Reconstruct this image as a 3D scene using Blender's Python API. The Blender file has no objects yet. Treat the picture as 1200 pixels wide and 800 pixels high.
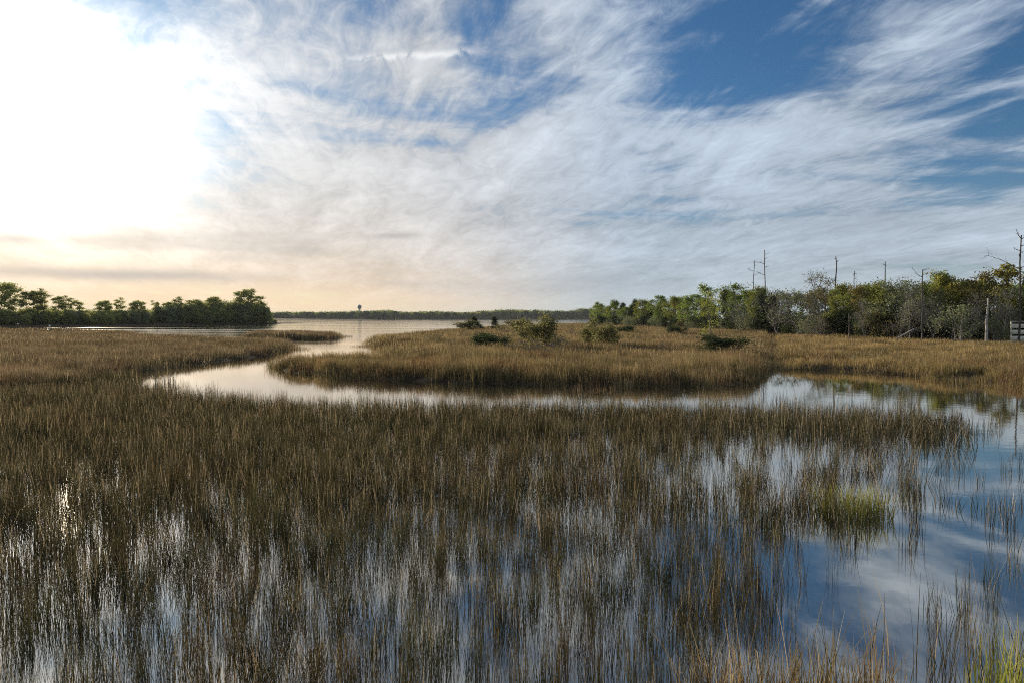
import bpy, math, random
import numpy as np
from mathutils import Vector, Matrix

scene = bpy.context.scene
col = scene.collection
PI = math.pi
R = math.radians

# ------------------------------------------------------------------ camera
CAM_H = 3.0
FPX = 800.0                     # focal length in pixels of a 1200 px wide frame (24 mm on 36 mm)
PITCH = math.atan(27.0 / FPX)   # horizon a little above the middle
cam_data = bpy.data.cameras.new('camera')
cam_data.lens = 24.0
cam_data.sensor_width = 36.0
cam_data.clip_start = 0.1
cam_data.clip_end = 20000.0
cam = bpy.data.objects.new('camera', cam_data)
cam.location = (0, 0, CAM_H)
cam.rotation_euler = (PI / 2 - PITCH, 0, 0)
col.objects.link(cam)
scene.camera = cam


def ray(u, v):
    dx = (u - 600.0) / FPX
    dz = (400.0 - v) / FPX
    c, s = math.cos(PITCH), math.sin(PITCH)
    return Vector((dx, c + dz * s, -s + dz * c))


def at(u, v, z=0.0):
    """measured ground point (x, y) seen at photo pixel (u, v) on the level z"""
    d = ray(u, v)
    k = (z - CAM_H) / d.z
    return (d.x * k, d.y * k)


def at_dist(u, y):
    """point at depth y in the column of photo pixel u (on the ground)"""
    return ((u - 600.0) / FPX * y, y)


# ------------------------------------------------------------------ sun and sky
SUN_DIR = ray(72, 148).normalized()
SUN_EL = math.asin(SUN_DIR.z)
SUN_AZ = math.atan2(SUN_DIR.x, SUN_DIR.y)
sun_data = bpy.data.lights.new('sun', 'SUN')
sun_data.energy = 5.0
sun_data.angle = R(0.6)
sun_data.color = (1.0, 0.86, 0.66)
sun = bpy.data.objects.new('sun', sun_data)
sun.rotation_euler = SUN_DIR.to_track_quat('Z', 'Y').to_euler()
sun.location = SUN_DIR * 500
col.objects.link(sun)

scene.view_settings.view_transform = 'Standard'
scene.view_settings.look = 'None'
scene.view_settings.exposure = 0.56
scene.view_settings.gamma = 1.0
scene.view_settings.use_curve_mapping = False
scene.cycles.max_bounces = 6
scene.cycles.diffuse_bounces = 2
scene.cycles.glossy_bounces = 3
scene.cycles.transmission_bounces = 3
scene.cycles.volume_bounces = 0
scene.cycles.filter_width = 1.0
scene.cycles.sample_clamp_indirect = 6.0
scene.cycles.sample_clamp_direct = 4.0
scene.cycles.use_denoising = False

world = bpy.data.worlds.new('World')
scene.world = world
world.use_nodes = True


class X:
    """tiny wrapper that writes shader node maths as expressions"""
    nt = None

    def __init__(self, s):
        self.s = s

    @staticmethod
    def put(sock, v):
        if isinstance(v, X):
            X.nt.links.new(v.s, sock)
        elif isinstance(v, (int, float)):
            sock.default_value = v
        else:
            t = tuple(v)
            if len(sock.default_value) == 4 and len(t) == 3:
                t = t + (1.0,)
            sock.default_value = t

    @staticmethod
    def m(op, *a, clamp=False):
        n = X.nt.nodes.new('ShaderNodeMath')
        n.operation = op
        n.use_clamp = clamp
        for i, v in enumerate(a):
            X.put(n.inputs[i], v)
        return X(n.outputs[0])

    def __add__(s, o): return X.m('ADD', s, o)
    def __radd__(s, o): return X.m('ADD', o, s)
    def __sub__(s, o): return X.m('SUBTRACT', s, o)
    def __rsub__(s, o): return X.m('SUBTRACT', o, s)
    def __mul__(s, o): return X.m('MULTIPLY', s, o)
    def __rmul__(s, o): return X.m('MULTIPLY', o, s)
    def __truediv__(s, o): return X.m('DIVIDE', s, o)
    def pow(s, o): return X.m('POWER', s, o)
    def max(s, o): return X.m('MAXIMUM', s, o)
    def min(s, o): return X.m('MINIMUM', s, o)


def smooth(v, lo, hi, a=0.0, b=1.0):
    n = X.nt.nodes.new('ShaderNodeMapRange')
    n.interpolation_type = 'SMOOTHSTEP'
    X.put(n.inputs[0], v)
    for i, q in enumerate((lo, hi, a, b)):
        n.inputs[1 + i].default_value = q
    return X(n.outputs[0])


def vec(x, y, z):
    n = X.nt.nodes.new('ShaderNodeCombineXYZ')
    for i, v in enumerate((x, y, z)):
        X.put(n.inputs[i], v)
    return X(n.outputs[0])


def split(v):
    n = X.nt.nodes.new('ShaderNodeSeparateXYZ')
    X.put(n.inputs[0], v)
    return [X(o) for o in n.outputs]


def noise(v, scale, detail=4.0, rough=0.5, distort=0.0):
    n = X.nt.nodes.new('ShaderNodeTexNoise')
    X.put(n.inputs['Vector'], v)
    n.inputs['Scale'].default_value = scale
    n.inputs['Detail'].default_value = detail
    n.inputs['Roughness'].default_value = rough
    n.inputs['Distortion'].default_value = distort
    return X(n.outputs[0])


def mix(f, a, b, mode='MIX'):
    n = X.nt.nodes.new('ShaderNodeMix')
    n.data_type = 'RGBA'
    n.blend_type = mode
    n.clamp_factor = True
    X.put(n.inputs[0], f)
    X.put(n.inputs[6], a)
    X.put(n.inputs[7], b)
    return X(n.outputs[2])


def dot(v, d):
    n = X.nt.nodes.new('ShaderNodeVectorMath')
    n.operation = 'DOT_PRODUCT'
    X.put(n.inputs[0], v)
    n.inputs[1].default_value = tuple(d)
    return X(n.outputs['Value'])


def vscale(v, f):
    n = X.nt.nodes.new('ShaderNodeVectorMath')
    n.operation = 'SCALE'
    X.put(n.inputs[0], v)
    X.put(n.inputs['Scale'], f)
    return X(n.outputs[0])


def vadd(a, b):
    n = X.nt.nodes.new('ShaderNodeVectorMath')
    n.operation = 'ADD'
    X.put(n.inputs[0], a)
    X.put(n.inputs[1], b)
    return X(n.outputs[0])


def build_sky():
    nt = world.node_tree
    nt.nodes.clear()
    X.nt = nt
    tc = nt.nodes.new('ShaderNodeTexCoord')
    D = X(tc.outputs['Generated'])
    dx, dy, dz = split(D)
    z = dz.max(0.0)
    sky = nt.nodes.new('ShaderNodeTexSky')
    sky.sky_type = 'NISHITA'
    sky.sun_disc = False
    sky.sun_elevation = SUN_EL
    sky.sun_rotation = SUN_AZ
    sky.air_density = 1.0
    sky.dust_density = 0.4
    sky.ozone_density = 3.0
    base = mix(1.0, X(sky.outputs[0]), (0.42, 0.66, 0.84), 'MULTIPLY')

    s = dot(D, SUN_DIR)                      # cosine of the angle to the sun
    sp = s.max(0.0)
    # high cirrus on a level layer, streaks running to a vanishing point left of the middle
    den = z + 0.16
    px, py = dx / den, dy / den
    al = R(-20)
    a = px * math.sin(al) + py * math.cos(al)
    b = px * math.cos(al) - py * math.sin(al)
    n1 = noise(vec(a * 0.8, b * 1.0, 3.1), 1.6, 4, 0.58, 0.6)
    n2 = noise(vec(a * 0.55, b * 1.35, 9.7), 1.9, 7, 0.64, 0.9)
    n3 = noise(vec(a * 0.8, b * 1.5, 1.3), 6.5, 6, 0.70, 1.2)
    # clear gaps and thick veils where the photograph has them
    bias = X.m('ADD', 0.24, 0.0)
    for (u, v, w, k) in ((790, 40, 0.008, -0.40), (900, 90, 0.006, -0.35), (1010, 50, 0.008, -0.24), (1150, 85, 0.008, -0.38), (590, 85, 0.005, -0.18), (340, 60, 0.008, -0.22), (1230, 20, 0.012, -0.32),
                         (155, -5, 0.005, -0.7), (430, 25, 0.012, -0.30), (1190, 190, 0.003, -0.32), (1080, 185, 0.003, -0.30), (930, 250, 0.002, -0.32), (1110, 275, 0.002, -0.34), (850, 130, 0.006, -0.2),
                         (690, 70, 0.004, 0.25), (1060, 130, 0.004, 0.30), (780, 230, 0.02, 0.25), (960, 150, 0.005, 0.25), (540, 190, 0.02, 0.10), (1080, 230, 0.02, 0.20), (1150, 320, 0.02, 0.25), (1090, 20, 0.003, 0.2), (500, 60, 0.0015, 0.25)):
        g = ray(u, v).normalized()
        q = (1.0 - dot(D, g)) / w
        bias = bias + X.m('EXPONENT', q * -1.0) * k
    az = X.m('ARCTAN2', dx, dy)
    n4 = noise(vec(az * 1.7 - z * 1.2, z * 13.0 + az * 0.9, 2.2), 1.3, 5, 0.58, 0.4)
    wl = smooth(z, 0.12, 0.42, 1.0, 0.15)
    bias = bias + X.m('EXPONENT', (1.0 - s) * -16.0) * 0.35 + (n4 - 0.5) * wl * 3.4
    low = smooth(z, 0.02, 0.34, 0.45, -0.05)
    cov = (n1 * 0.60 + n2 * 0.60 + n3 * 0.26 - 0.73) * 2.7 + bias + low
    cloud = smooth(cov, -0.42, 0.52)
    # brightness of the cloud: ambient plus forward scattering towards the sun
    g1 = sp.pow(5.0) * 1.3
    g2 = sp.pow(22.0) * 1.9
    g3 = sp.pow(90.0) * 6.0
    amb = 5.3 + smooth(s, 0.65, 0.95) * 0.3 + (n3 - 0.5) * 4.5 + (n2 - 0.5) * 6.0 + (n1 - 0.5) * 2.5 + (n4 - 0.5) * wl * 4.0
    glow = (g1 + g2 + g3) * (0.85 + (n2 - 0.5) * 0.9 + (n1 - 0.5) * 0.8)
    warm = mix(smooth(z, 0.03, 0.22), (1.0, 0.80, 0.56), (1.0, 1.0, 1.0))
    tone = mix(smooth(s, 0.72, 0.97), (0.84, 0.98, 1.16), (0.99, 0.99, 0.98))
    cc = mix(1.0, vscale(tone, amb), mix(1.0, warm, vscale(X(vec(1, 1, 1).s), glow), 'MULTIPLY'), 'ADD')
    c1 = mix(cloud * 0.92, base, cc)
    # the sky just around the sun is veil all over
    veil = sp.pow(44.0) * 1.8 + sp.pow(150.0) * 7.0
    c1 = mix(1.0, c1, mix(1.0, vscale(X(vec(1, 1, 1).s), veil), warm, 'MULTIPLY'), 'ADD')
    # a short broken vapour trail high up
    g = ray(480, 66).normalized()
    qa = (az - math.atan2(g.x, g.y)) / 0.085
    qz = (z - g.z - (az - math.atan2(g.x, g.y)) * 0.10 + (n3 - 0.5) * 0.022) / 0.0038
    c1 = mix(X.m('EXPONENT', (qa * qa * qa * qa + qz * qz) * -1.0) * smooth(n3, 0.30, 0.5) * 0.9, c1, (9.0, 9.2, 9.4))
    # low haze band: peach under the sun, grey blue away from it
    sh = smooth(s, 0.70, 0.97)
    hz = mix(sh, (5.2, 5.9, 6.3), (12.6, 8.3, 4.7))
    hf = X.m('EXPONENT', z * -15.0) * 0.86
    c2 = mix(hf, c1, hz)
    # thin strip of clear green grey air right above the horizon
    hz2 = mix(sh, (4.9, 5.6, 5.9), (7.4, 7.2, 5.2))
    c2 = mix(X.m('EXPONENT', z * -55.0) * 0.8, c2, hz2)
    # flat grey stratus bars low in the sky
    st = noise(vec(az * 2.6, z * 26.0, 0.4), 1.0, 2, 0.5, 0.0)
    stm = smooth(st, 0.52, 0.70) * smooth(z, 0.025, 0.05) * smooth(z, 0.09, 0.17, 1.0, 0.0) * 0.36
    wob = (noise(vec(az * 9.0, z * 10.0, 0.1), 1.0, 1) - 0.5)
    for (u, v, wu, wv, k) in ((465, 277, 0.040, 0.0045, 0.75), (150, 322, 0.17, 0.008, 0.72), (230, 281, 0.10, 0.006, 0.35), (700, 326, 0.07, 0.012, 0.55), (20, 283, 0.03, 0.006, 0.5)):
        g = ray(u, v).normalized()
        qa = (az - math.atan2(g.x, g.y)) / wu
        qz = (z - g.z + wob * 0.022) / wv
        stm = stm.max(X.m('EXPONENT', (qa * qa + qz * qz) * -1.0) * k)
    c3 = mix(stm, c2, mix(sh, (3.6, 4.1, 4.7), (5.2, 4.9, 4.6)))
    bg = nt.nodes.new('ShaderNodeBackground')
    X.put(bg.inputs[0], c3)
    bg.inputs[1].default_value = 0.068
    out = nt.nodes.new('ShaderNodeOutputWorld')
    nt.links.new(bg.outputs[0], out.inputs[0])


build_sky()
world.cycles.sampling_method = 'MANUAL'
world.cycles.sample_map_resolution = 512

# ------------------------------------------------------------------ helpers
rng = np.random.default_rng(7)
random.seed(7)


def tag(o, label=None, cat=None, group=None, kind=None):
    if label: o['label'] = label
    if cat: o['category'] = cat
    if group: o['group'] = group
    if kind: o['kind'] = kind
    return o


def mesh_obj(name, me, mat=None, parent=None, loc=None, rotz=0.0):
    o = bpy.data.objects.new(name, me)
    col.objects.link(o)
    if mat is not None and not me.materials:
        me.materials.append(mat)
    if parent is not None:
        o.parent = parent
    if loc is not None:
        o.location = loc
    o.rotation_euler = (0, 0, rotz)
    return o


def empty(name, loc, rotz=0.0, scale=1.0):
    o = bpy.data.objects.new(name, None)
    o.empty_display_size = 0.3
    col.objects.link(o)
    o.location = loc
    o.rotation_euler = (0, 0, rotz)
    o.scale = (scale,) * 3 if isinstance(scale, (int, float)) else scale
    return o


class MB:
    """collects tubes, boxes and leaf faces into one mesh"""

    def __init__(self):
        self.v, self.f, self.t, self.h, self.n = [], [], [], [], 0

    def add(self, verts, quads, tint=None, h=None):
        verts = np.asarray(verts, float).reshape(-1, 3)
        self.v.append(verts)
        self.f.append(np.asarray(quads, int).reshape(-1, 4) + self.n)
        k = len(verts)
        self.t.append(np.full(k, 0.5) if tint is None else np.broadcast_to(tint, (k,)))
        self.h.append(np.full(k, 0.5) if h is None else np.broadcast_to(h, (k,)))
        self.n += k

    def tube(self, pts, rad, sides=6, tint=None, cap=False):
        pts = [Vector(p) for p in pts]
        rings = []
        for i, p in enumerate(pts):
            d = (pts[min(i + 1, len(pts) - 1)] - pts[max(i - 1, 0)])
            d = d.normalized() if d.length > 1e-9 else Vector((0, 0, 1))
            a = d.cross(Vector((0.31, 0.95, 0.02)))
            if a.length < 1e-3:
                a = d.cross(Vector((1, 0, 0)))
            a.normalize()
            b = d.cross(a)
            for k in range(sides):
                t = 2 * PI * k / sides
                rings.append(p + (a * math.cos(t) + b * math.sin(t)) * rad[i])
        q = []
        for i in range(len(pts) - 1):
            for k in range(sides):
                k2 = (k + 1) % sides
                q.append((i * sides + k, i * sides + k2, (i + 1) * sides + k2, (i + 1) * sides + k))
        if cap:
            n0 = (len(pts) - 1) * sides
            rings.append(pts[-1])
            for k in range(0, sides, 2):
                q.append((n0 + k, n0 + (k + 1) % sides, n0 + (k + 2) % sides, len(rings) - 1))
        self.add([tuple(r) for r in rings], q, tint)

    def box(self, c, s, rotz=0.0):
        x, y, z = s[0] / 2, s[1] / 2, s[2] / 2
        vs = np.array([(-x, -y, -z), (x, -y, -z), (x, y, -z), (-x, y, -z), (-x, -y, z), (x, -y, z), (x, y, z), (-x, y, z)])
        cz, sz = math.cos(rotz), math.sin(rotz)
        vs = np.stack([vs[:, 0] * cz - vs[:, 1] * sz, vs[:, 0] * sz + vs[:, 1] * cz, vs[:, 2]], 1) + np.array(c)
        self.add(vs, [(0, 3, 2, 1), (4, 5, 6, 7), (0, 1, 5, 4), (1, 2, 6, 5), (2, 3, 7, 6), (3, 0, 4, 7)])

    def leaves(self, c, size, g, aspect=0.6, droop=0.0, tint=None):
        """leaf-sized faces at the points c"""
        c = np.asarray(c, float)
        n = len(c)
        a = g.normal(size=(n, 3)); a[:, 2] -= droop
        a /= np.linalg.norm(a, axis=1, keepdims=True) + 1e-9
        w = g.normal(size=(n, 3))
        b = np.cross(a, w); b /= np.linalg.norm(b, axis=1, keepdims=True) + 1e-9
        s = (size * g.uniform(0.6, 1.35, n))[:, None]
        A, B = a * s, b * s * aspect
        vs = np.stack([c - A, c + B * 0.9, c + A, c - B], 1).reshape(-1, 3)
        q = np.arange(n * 4).reshape(n, 4)
        t = g.random(n) if tint is None else tint
        self.add(vs, q, np.repeat(t, 4), 0.5)

    def stems(self, base, top, width, g, segs=3, tint=None, curve=0.06, kink=0.05):
        """grass stems as tapering bent blades from base to top"""
        n = len(base)
        ang = g.uniform(0, 2 * PI, n)
        side = np.stack([np.cos(ang), np.sin(ang), np.zeros(n)], 1)
        bow = g.normal(size=(n, 3)) * curve; bow[:, 2] = 0
        kk = g.random(n) < kink
        kpos = g.uniform(0.45, 0.85, n)
        kdir = g.normal(size=(n, 3)) * 0.3; kdir[:, 2] = -np.abs(kdir[:, 2]) - 0.05
        tint = g.random(n) if tint is None else tint
        L = np.linalg.norm(top - base, axis=1)[:, None]
        rows, hs = [], []
        for i in range(segs + 1):
            t = i / segs
            p = base + (top - base) * t + bow * (t * t) * L
            over = np.clip(t - kpos, 0, 1)[:, None]
            p = np.where(kk[:, None] & (over > 0), p + kdir * over * 2.2 * L, p)
            w = (width * (1.0 - 0.78 * t ** 1.4))[:, None] * 0.5
            rows += [p - side * w, p + side * w]
            hs += [np.full(n, t), np.full(n, t)]
        m = len(rows)
        vs = np.stack(rows, 1).reshape(-1, 3)
        hh = np.stack(hs, 1).reshape(-1)
        o = (np.arange(n) * m)[:, None]
        q = np.concatenate([o + np.array([2 * i, 2 * i + 1, 2 * i + 3, 2 * i + 2]) for i in range(segs)])
        self.add(vs, q, np.repeat(tint, m), hh)

    def mesh(self, name, mat, smooth=False):
        V = np.concatenate(self.v); F = np.concatenate(self.f)
        me = bpy.data.meshes.new(name)
        me.vertices.add(len(V)); me.vertices.foreach_set('co', V.astype(np.float32).ravel())
        me.loops.add(F.size); me.loops.foreach_set('vertex_index', F.astype(np.int32).ravel())
        me.polygons.add(len(F))
        me.polygons.foreach_set('loop_start', (np.arange(len(F)) * 4).astype(np.int32))
        me.polygons.foreach_set('loop_total', np.full(len(F), 4, np.int32))
        for nm, arr in (('tint', self.t), ('along', self.h)):
            at_ = me.attributes.new(nm, 'FLOAT', 'POINT')
            at_.data.foreach_set('value', np.concatenate(arr).astype(np.float32))
        me.update(calc_edges=True)
        if smooth:
            me.polygons.foreach_set('use_smooth', np.ones(len(F), bool))
        me.materials.append(mat)
        return me


def new_mat(name):
    m = bpy.data.materials.new(name)
    m.use_nodes = True
    m.node_tree.nodes.clear()
    X.nt = m.node_tree
    return m


def attr(name):
    n = X.nt.nodes.new('ShaderNodeAttribute')
    n.attribute_name = name
    return X(n.outputs['Fac'])


def world_pos():
    return X(X.nt.nodes.new('ShaderNodeNewGeometry').outputs['Position'])


def finish(shader):
    out = X.nt.nodes.new('ShaderNodeOutputMaterial')
    X.nt.links.new(shader, out.inputs[0])


def principled(colr, rough=0.7, spec=0.3, bump=None, ior=None):
    n = X.nt.nodes.new('ShaderNodeBsdfPrincipled')
    X.put(n.inputs['Base Color'], colr)
    X.put(n.inputs['Roughness'], rough)
    n.inputs['Specular IOR Level'].default_value = spec
    if ior: n.inputs['IOR'].default_value = ior
    if bump is not None:
        X.nt.links.new(bump, n.inputs['Normal'])
    return n.outputs[0]


def bumped(h, strength, dist=0.02):
    n = X.nt.nodes.new('ShaderNodeBump')
    n.inputs['Strength'].default_value = strength if isinstance(strength, (int, float)) else 1.0
    if isinstance(strength, X): X.put(n.inputs['Strength'], strength)
    n.inputs['Distance'].default_value = dist
    X.put(n.inputs['Height'], h)
    return n.outputs[0]


def leafy(colr, trans=0.45, rough=0.6, tcol=None):
    """two-sided foliage: diffuse, light passing through, a little sheen"""
    nt = X.nt
    d = nt.nodes.new('ShaderNodeBsdfDiffuse'); X.put(d.inputs[0], colr)
    t = nt.nodes.new('ShaderNodeBsdfTranslucent'); X.put(t.inputs[0], tcol if tcol is not None else colr)
    g = nt.nodes.new('ShaderNodeBsdfGlossy'); g.inputs[0].default_value = (0.6, 0.6, 0.6, 1); g.inputs[1].default_value = rough
    m1 = nt.nodes.new('ShaderNodeMixShader'); m1.inputs[0].default_value = trans
    nt.links.new(d.outputs[0], m1.inputs[1]); nt.links.new(t.outputs[0], m1.inputs[2])
    m2 = nt.nodes.new('ShaderNodeMixShader'); m2.inputs[0].default_value = 0.03
    nt.links.new(m1.outputs[0], m2.inputs[1]); nt.links.new(g.outputs[0], m2.inputs[2])
    return m2.outputs[0]


def grass_mat(name, low, mid, tip, alt, trans=0.45, scale=0.22):
    m = new_mat(name)
    h, t = attr('along'), attr('tint')
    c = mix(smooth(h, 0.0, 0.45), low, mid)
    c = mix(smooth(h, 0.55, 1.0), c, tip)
    pn = noise(world_pos(), scale, 4, 0.6)
    c = mix(smooth(pn, 0.42, 0.66) * 0.85, c, alt)
    pn2 = noise(world_pos(), scale * 4.5, 3, 0.6)
    c = mix(smooth(noise(vadd(world_pos(), (40.0, 9.0, 0.0)), scale * 1.7, 3, 0.6), 0.52, 0.66) * 0.6, c, (0.17, 0.085, 0.042) if scale < 0.4 else (0.090, 0.055, 0.022))
    c = vscale(c, 0.45 + smooth(pn2, 0.32, 0.66) * 0.85)
    c = mix(smooth(t, 0.86, 0.96), c, (0.34, 0.26, 0.15))           # a few dead straw stems
    c = vscale(c, 0.60 + t * 0.75)
    finish(leafy(c, trans, 0.5))
    return m


def leaf_mat(name, a, b, trans=0.52, spread=0.5):
    m = new_mat(name)
    t = attr('tint')
    oi = X(X.nt.nodes.new('ShaderNodeObjectInfo').outputs['Random'])
    c = mix(t, a, b)
    c = vscale(c, 1.0 - spread * 0.5 + oi * spread)
    finish(leafy(c, trans, 0.5))
    return m


def bark_mat(name, a, b):
    m = new_mat(name)
    p = X(X.nt.nodes.new('ShaderNodeTexCoord').outputs['Object'])
    x, y, z = split(p)
    n = noise(vec(x * 6.0, y * 6.0, z * 1.2), 3.0, 5, 0.6)
    finish(principled(mix(smooth(n, 0.35, 0.65), a, b), 0.9, 0.15, bumped(n, 0.6, 0.03)))
    return m


# numpy value noise used when planting
def vnoise(x, y, s, seed=0):
    x = np.asarray(x) / s + 1000.3 + seed * 17.7; y = np.asarray(y) / s + 2000.7 + seed * 31.1
    xi, yi = np.floor(x).astype(np.int64), np.floor(y).astype(np.int64)
    fx, fy = x - xi, y - yi
    fx, fy = fx * fx * (3 - 2 * fx), fy * fy * (3 - 2 * fy)

    def hsh(i, j):
        k = (i * 374761393 + j * 668265263 + seed * 982451653) & 0xffffffff
        k = ((k ^ (k >> 13)) * 1274126177) & 0xffffffff
        return ((k ^ (k >> 16)) & 0xffff) / 65535.0
    return (hsh(xi, yi) * (1 - fx) + hsh(xi + 1, yi) * fx) * (1 - fy) + (hsh(xi, yi + 1) * (1 - fx) + hsh(xi + 1, yi + 1) * fx) * fy


def inside(poly, x, y):
    p = np.asarray(poly); r = np.zeros(len(x), bool)
    j = len(p) - 1
    for i in range(len(p)):
        xi, yi = p[i]; xj, yj = p[j]
        c = ((yi > y) != (yj > y)) & (x < (xj - xi) * (y - yi) / (yj - yi + 1e-12) + xi)
        r ^= c
        j = i
    return r


def edge_dist(poly, x, y):
    p = np.asarray(poly, float); best = np.full(len(x), 1e9)
    for i in range(len(p)):
        a, b = p[i - 1], p[i]
        d = b - a
        t = np.clip(((x - a[0]) * d[0] + (y - a[1]) * d[1]) / (d @ d + 1e-12), 0, 1)
        best = np.minimum(best, np.hypot(x - a[0] - d[0] * t, y - a[1] - d[1] * t))
    return best


def ground_poly(px):
    """outline measured in the photograph, laid out on the ground"""
    return [at(u, v) for u, v in px]


# ------------------------------------------------------------------ outlines of the land
ISLAND = ground_poly([(306, 429), (312, 434), (330, 438), (380, 443), (450, 447), (520, 450), (650, 453), (760, 455), (860, 454), (893, 451), (903, 445), (905, 436),
                      (905, 400), (905, 384), (820, 380), (700, 379.5), (640, 381), (560, 385), (520, 389), (480, 394), (440, 398), (427, 402), (432, 405.5), (470, 409), (500, 413),
                      (470, 418), (420, 422), (360, 425)])
SHORE = ground_poly([(905, 434), (950, 434), (1000, 436), (1050, 440), (1100, 444), (1150, 449), (1200, 455), (1300, 472), (1500, 500)]) + [(90, 18), (400, 40), (600, 400), (420, 620), (160, 620), (75, 420), ] + ground_poly([(700, 379.5), (820, 380), (905, 384), (905, 400)])
LEFT = ground_poly([(346, 411), (325, 416), (300, 420), (250, 426), (200, 432), (165, 438), (140, 446), (100, 458), (0, 462), (-150, 470), (-400, 480)]) + [(-120, 30), (-170, 120)] + ground_poly([(-180, 386.5), (0, 387), (100, 388.5), (150, 391), (185, 396), (260, 399), (335, 402.5), (349, 406)])
SPIT = ground_poly([(285, 396), (330, 397.5), (385, 398), (400, 396.5), (398, 394.5), (360, 393), (300, 393)])
HEAD = ground_poly([(338, 379.4), (322, 379.8), (250, 380.5), (180, 381.5), (100, 383.5), (0, 384.5), (-150, 386), (-350, 388)]) + [(-420, 420), (-190, 470), (-120, 400)]
FAR = [(-1100, 1560), (-400, 1520), (0, 1560), (160, 1480), (420, 1500), (420, 2600), (-1100, 2600)]
LANDS = [(ISLAND, 0.22), (SHORE, 0.25), (LEFT, 0.15), (SPIT, 0.1), (HEAD, 0.8), (FAR, 2.0)]


def land_z(x, y):
    x = np.atleast_1d(np.asarray(x, float)); y = np.atleast_1d(np.asarray(y, float))
    z = np.full(len(x), -0.6)
    for poly, top in LANDS:
        ins = inside(poly, x, y)
        sd = np.where(ins, 1, -1) * edge_dist(poly, x, y)
        zz = np.clip(sd * (0.5 if top < 0.8 else 0.12) - (0.45 if top < 0.8 else 0.02), -0.6, top)
        z = np.maximum(z, zz)
    z = z + np.where(z > 0.05, (vnoise(x, y, 2.5, 3) - 0.5) * 0.12, 0)
    return z


# ------------------------------------------------------------------ ground and water
def polar_sheet(name, mat, radii, n_ang, zf):
    a = np.linspace(0, 2 * PI, n_ang, endpoint=False)
    # finer towards the view
    a = a + 0.55 * np.sin(2 * (a)) * 0.0
    xs = [np.zeros(1)]; ys = [np.zeros(1)]
    for r in radii:
        xs.append(np.sin(a) * r); ys.append(np.cos(a) * r)
    x = np.concatenate(xs); y = np.concatenate(ys)
    z = zf(x, y)
    fs = [(0, 1 + (k + 1) % n_ang, 1 + k) for k in range(n_ang)]
    for i in range(len(radii) - 1):
        o, p = 1 + i * n_ang, 1 + (i + 1) * n_ang
        for k in range(n_ang):
            k2 = (k + 1) % n_ang
            fs.append((o + k, o + k2, p + k2, p + k))
    me = bpy.data.meshes.new(name)
    me.from_pydata(np.stack([x, y, z], 1).tolist(), [], fs)
    me.polygons.foreach_set('use_smooth', np.ones(len(me.polygons), bool))
    o = mesh_obj(name, me, mat)
    return o


m_mud = new_mat('marsh_mud')
_p = world_pos()
_n = noise(_p, 0.8, 6, 0.6)
_c = mix(smooth(_n, 0.35, 0.65), (0.035, 0.026, 0.018), (0.085, 0.066, 0.040))
finish(principled(_c, 1.0, 0.03, bumped(_n, 0.8, 0.1)))

m_water = new_mat('still_marsh_water')
_p = world_pos()
_x, _y, _z = split(_p)
_calm = smooth(_y, 35.0, 160.0, 0.05, 1.0)
_r1 = noise(vec(_x * 0.9, _y * 1.5, 0.0), 1.6, 4, 0.55)
_r2 = noise(vec(_x, _y, 2.0), 9.0, 2, 0.5)
_patch = smooth(noise(vec(_x * 0.02, _y * 0.06, 5.0), 1.0, 3, 0.5), 0.40, 0.62)
_b = bumped(_r1 * 0.7 + _r2 * 0.12, _calm * (0.25 + _patch * 0.75), 0.05)
_lw = X.nt.nodes.new('ShaderNodeLayerWeight'); _lw.inputs['Blend'].default_value = 0.5
X.nt.links.new(_b, _lw.inputs['Normal'])
_fr = 0.42 + X(_lw.outputs['Facing']).pow(3.0) * 0.56
_gl = X.nt.nodes.new('ShaderNodeBsdfGlossy'); _gl.inputs[0].default_value = (1.0, 0.96, 0.88, 1.0)
X.put(_gl.inputs['Roughness'], 0.025 + _patch * _calm * 0.06); X.nt.links.new(_b, _gl.inputs['Normal'])
_di = X.nt.nodes.new('ShaderNodeBsdfDiffuse'); _di.inputs[0].default_value = (0.050, 0.044, 0.032, 1.0)
_ms = X.nt.nodes.new('ShaderNodeMixShader'); X.put(_ms.inputs[0], _fr)
X.nt.links.new(_di.outputs[0], _ms.inputs[1]); X.nt.links.new(_gl.outputs[0], _ms.inputs[2])
finish(_ms.outputs[0])

rad = list(np.concatenate([np.linspace(2, 40, 40), np.geomspace(42, 700, 110), np.geomspace(760, 3900, 18)]))
tag(polar_sheet('ground', m_mud, rad, 420, land_z), kind='structure')
tag(polar_sheet('water', m_water, [50, 300, 1500, 3900], 96, lambda x, y: np.zeros(len(x))), kind='structure')

# ------------------------------------------------------------------ marsh grass (instanced stems on planted points)


def clump_meshes(name, mat, count, n, radius, hmin, hmax, width, segs, lean=0.065, kink=0.12, curve=0.08, seed=0):
    out = []
    for k in range(count):
        g = np.random.default_rng(seed * 100 + k)
        r = radius * np.sqrt(g.random(n)) * (0.8 + 0.4 * g.random())
        a = g.uniform(0, 2 * PI, n)
        base = np.stack([r * np.cos(a), r * np.sin(a), np.full(n, -0.06)], 1)
        h = g.uniform(hmin, hmax, n) * np.where(g.random(n) < 0.2, g.uniform(0.4, 0.9, n), 1.0)
        ln = g.normal(size=(n, 2)) * lean
        top = base + np.stack([ln[:, 0] * h, ln[:, 1] * h, h], 1)
        mb = MB()
        mb.stems(base, top, np.full(n, width) * g.uniform(0.7, 1.3, n), g, segs, None, curve, kink)
        out.append(mb.mesh(name, mat))
    return out


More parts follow.
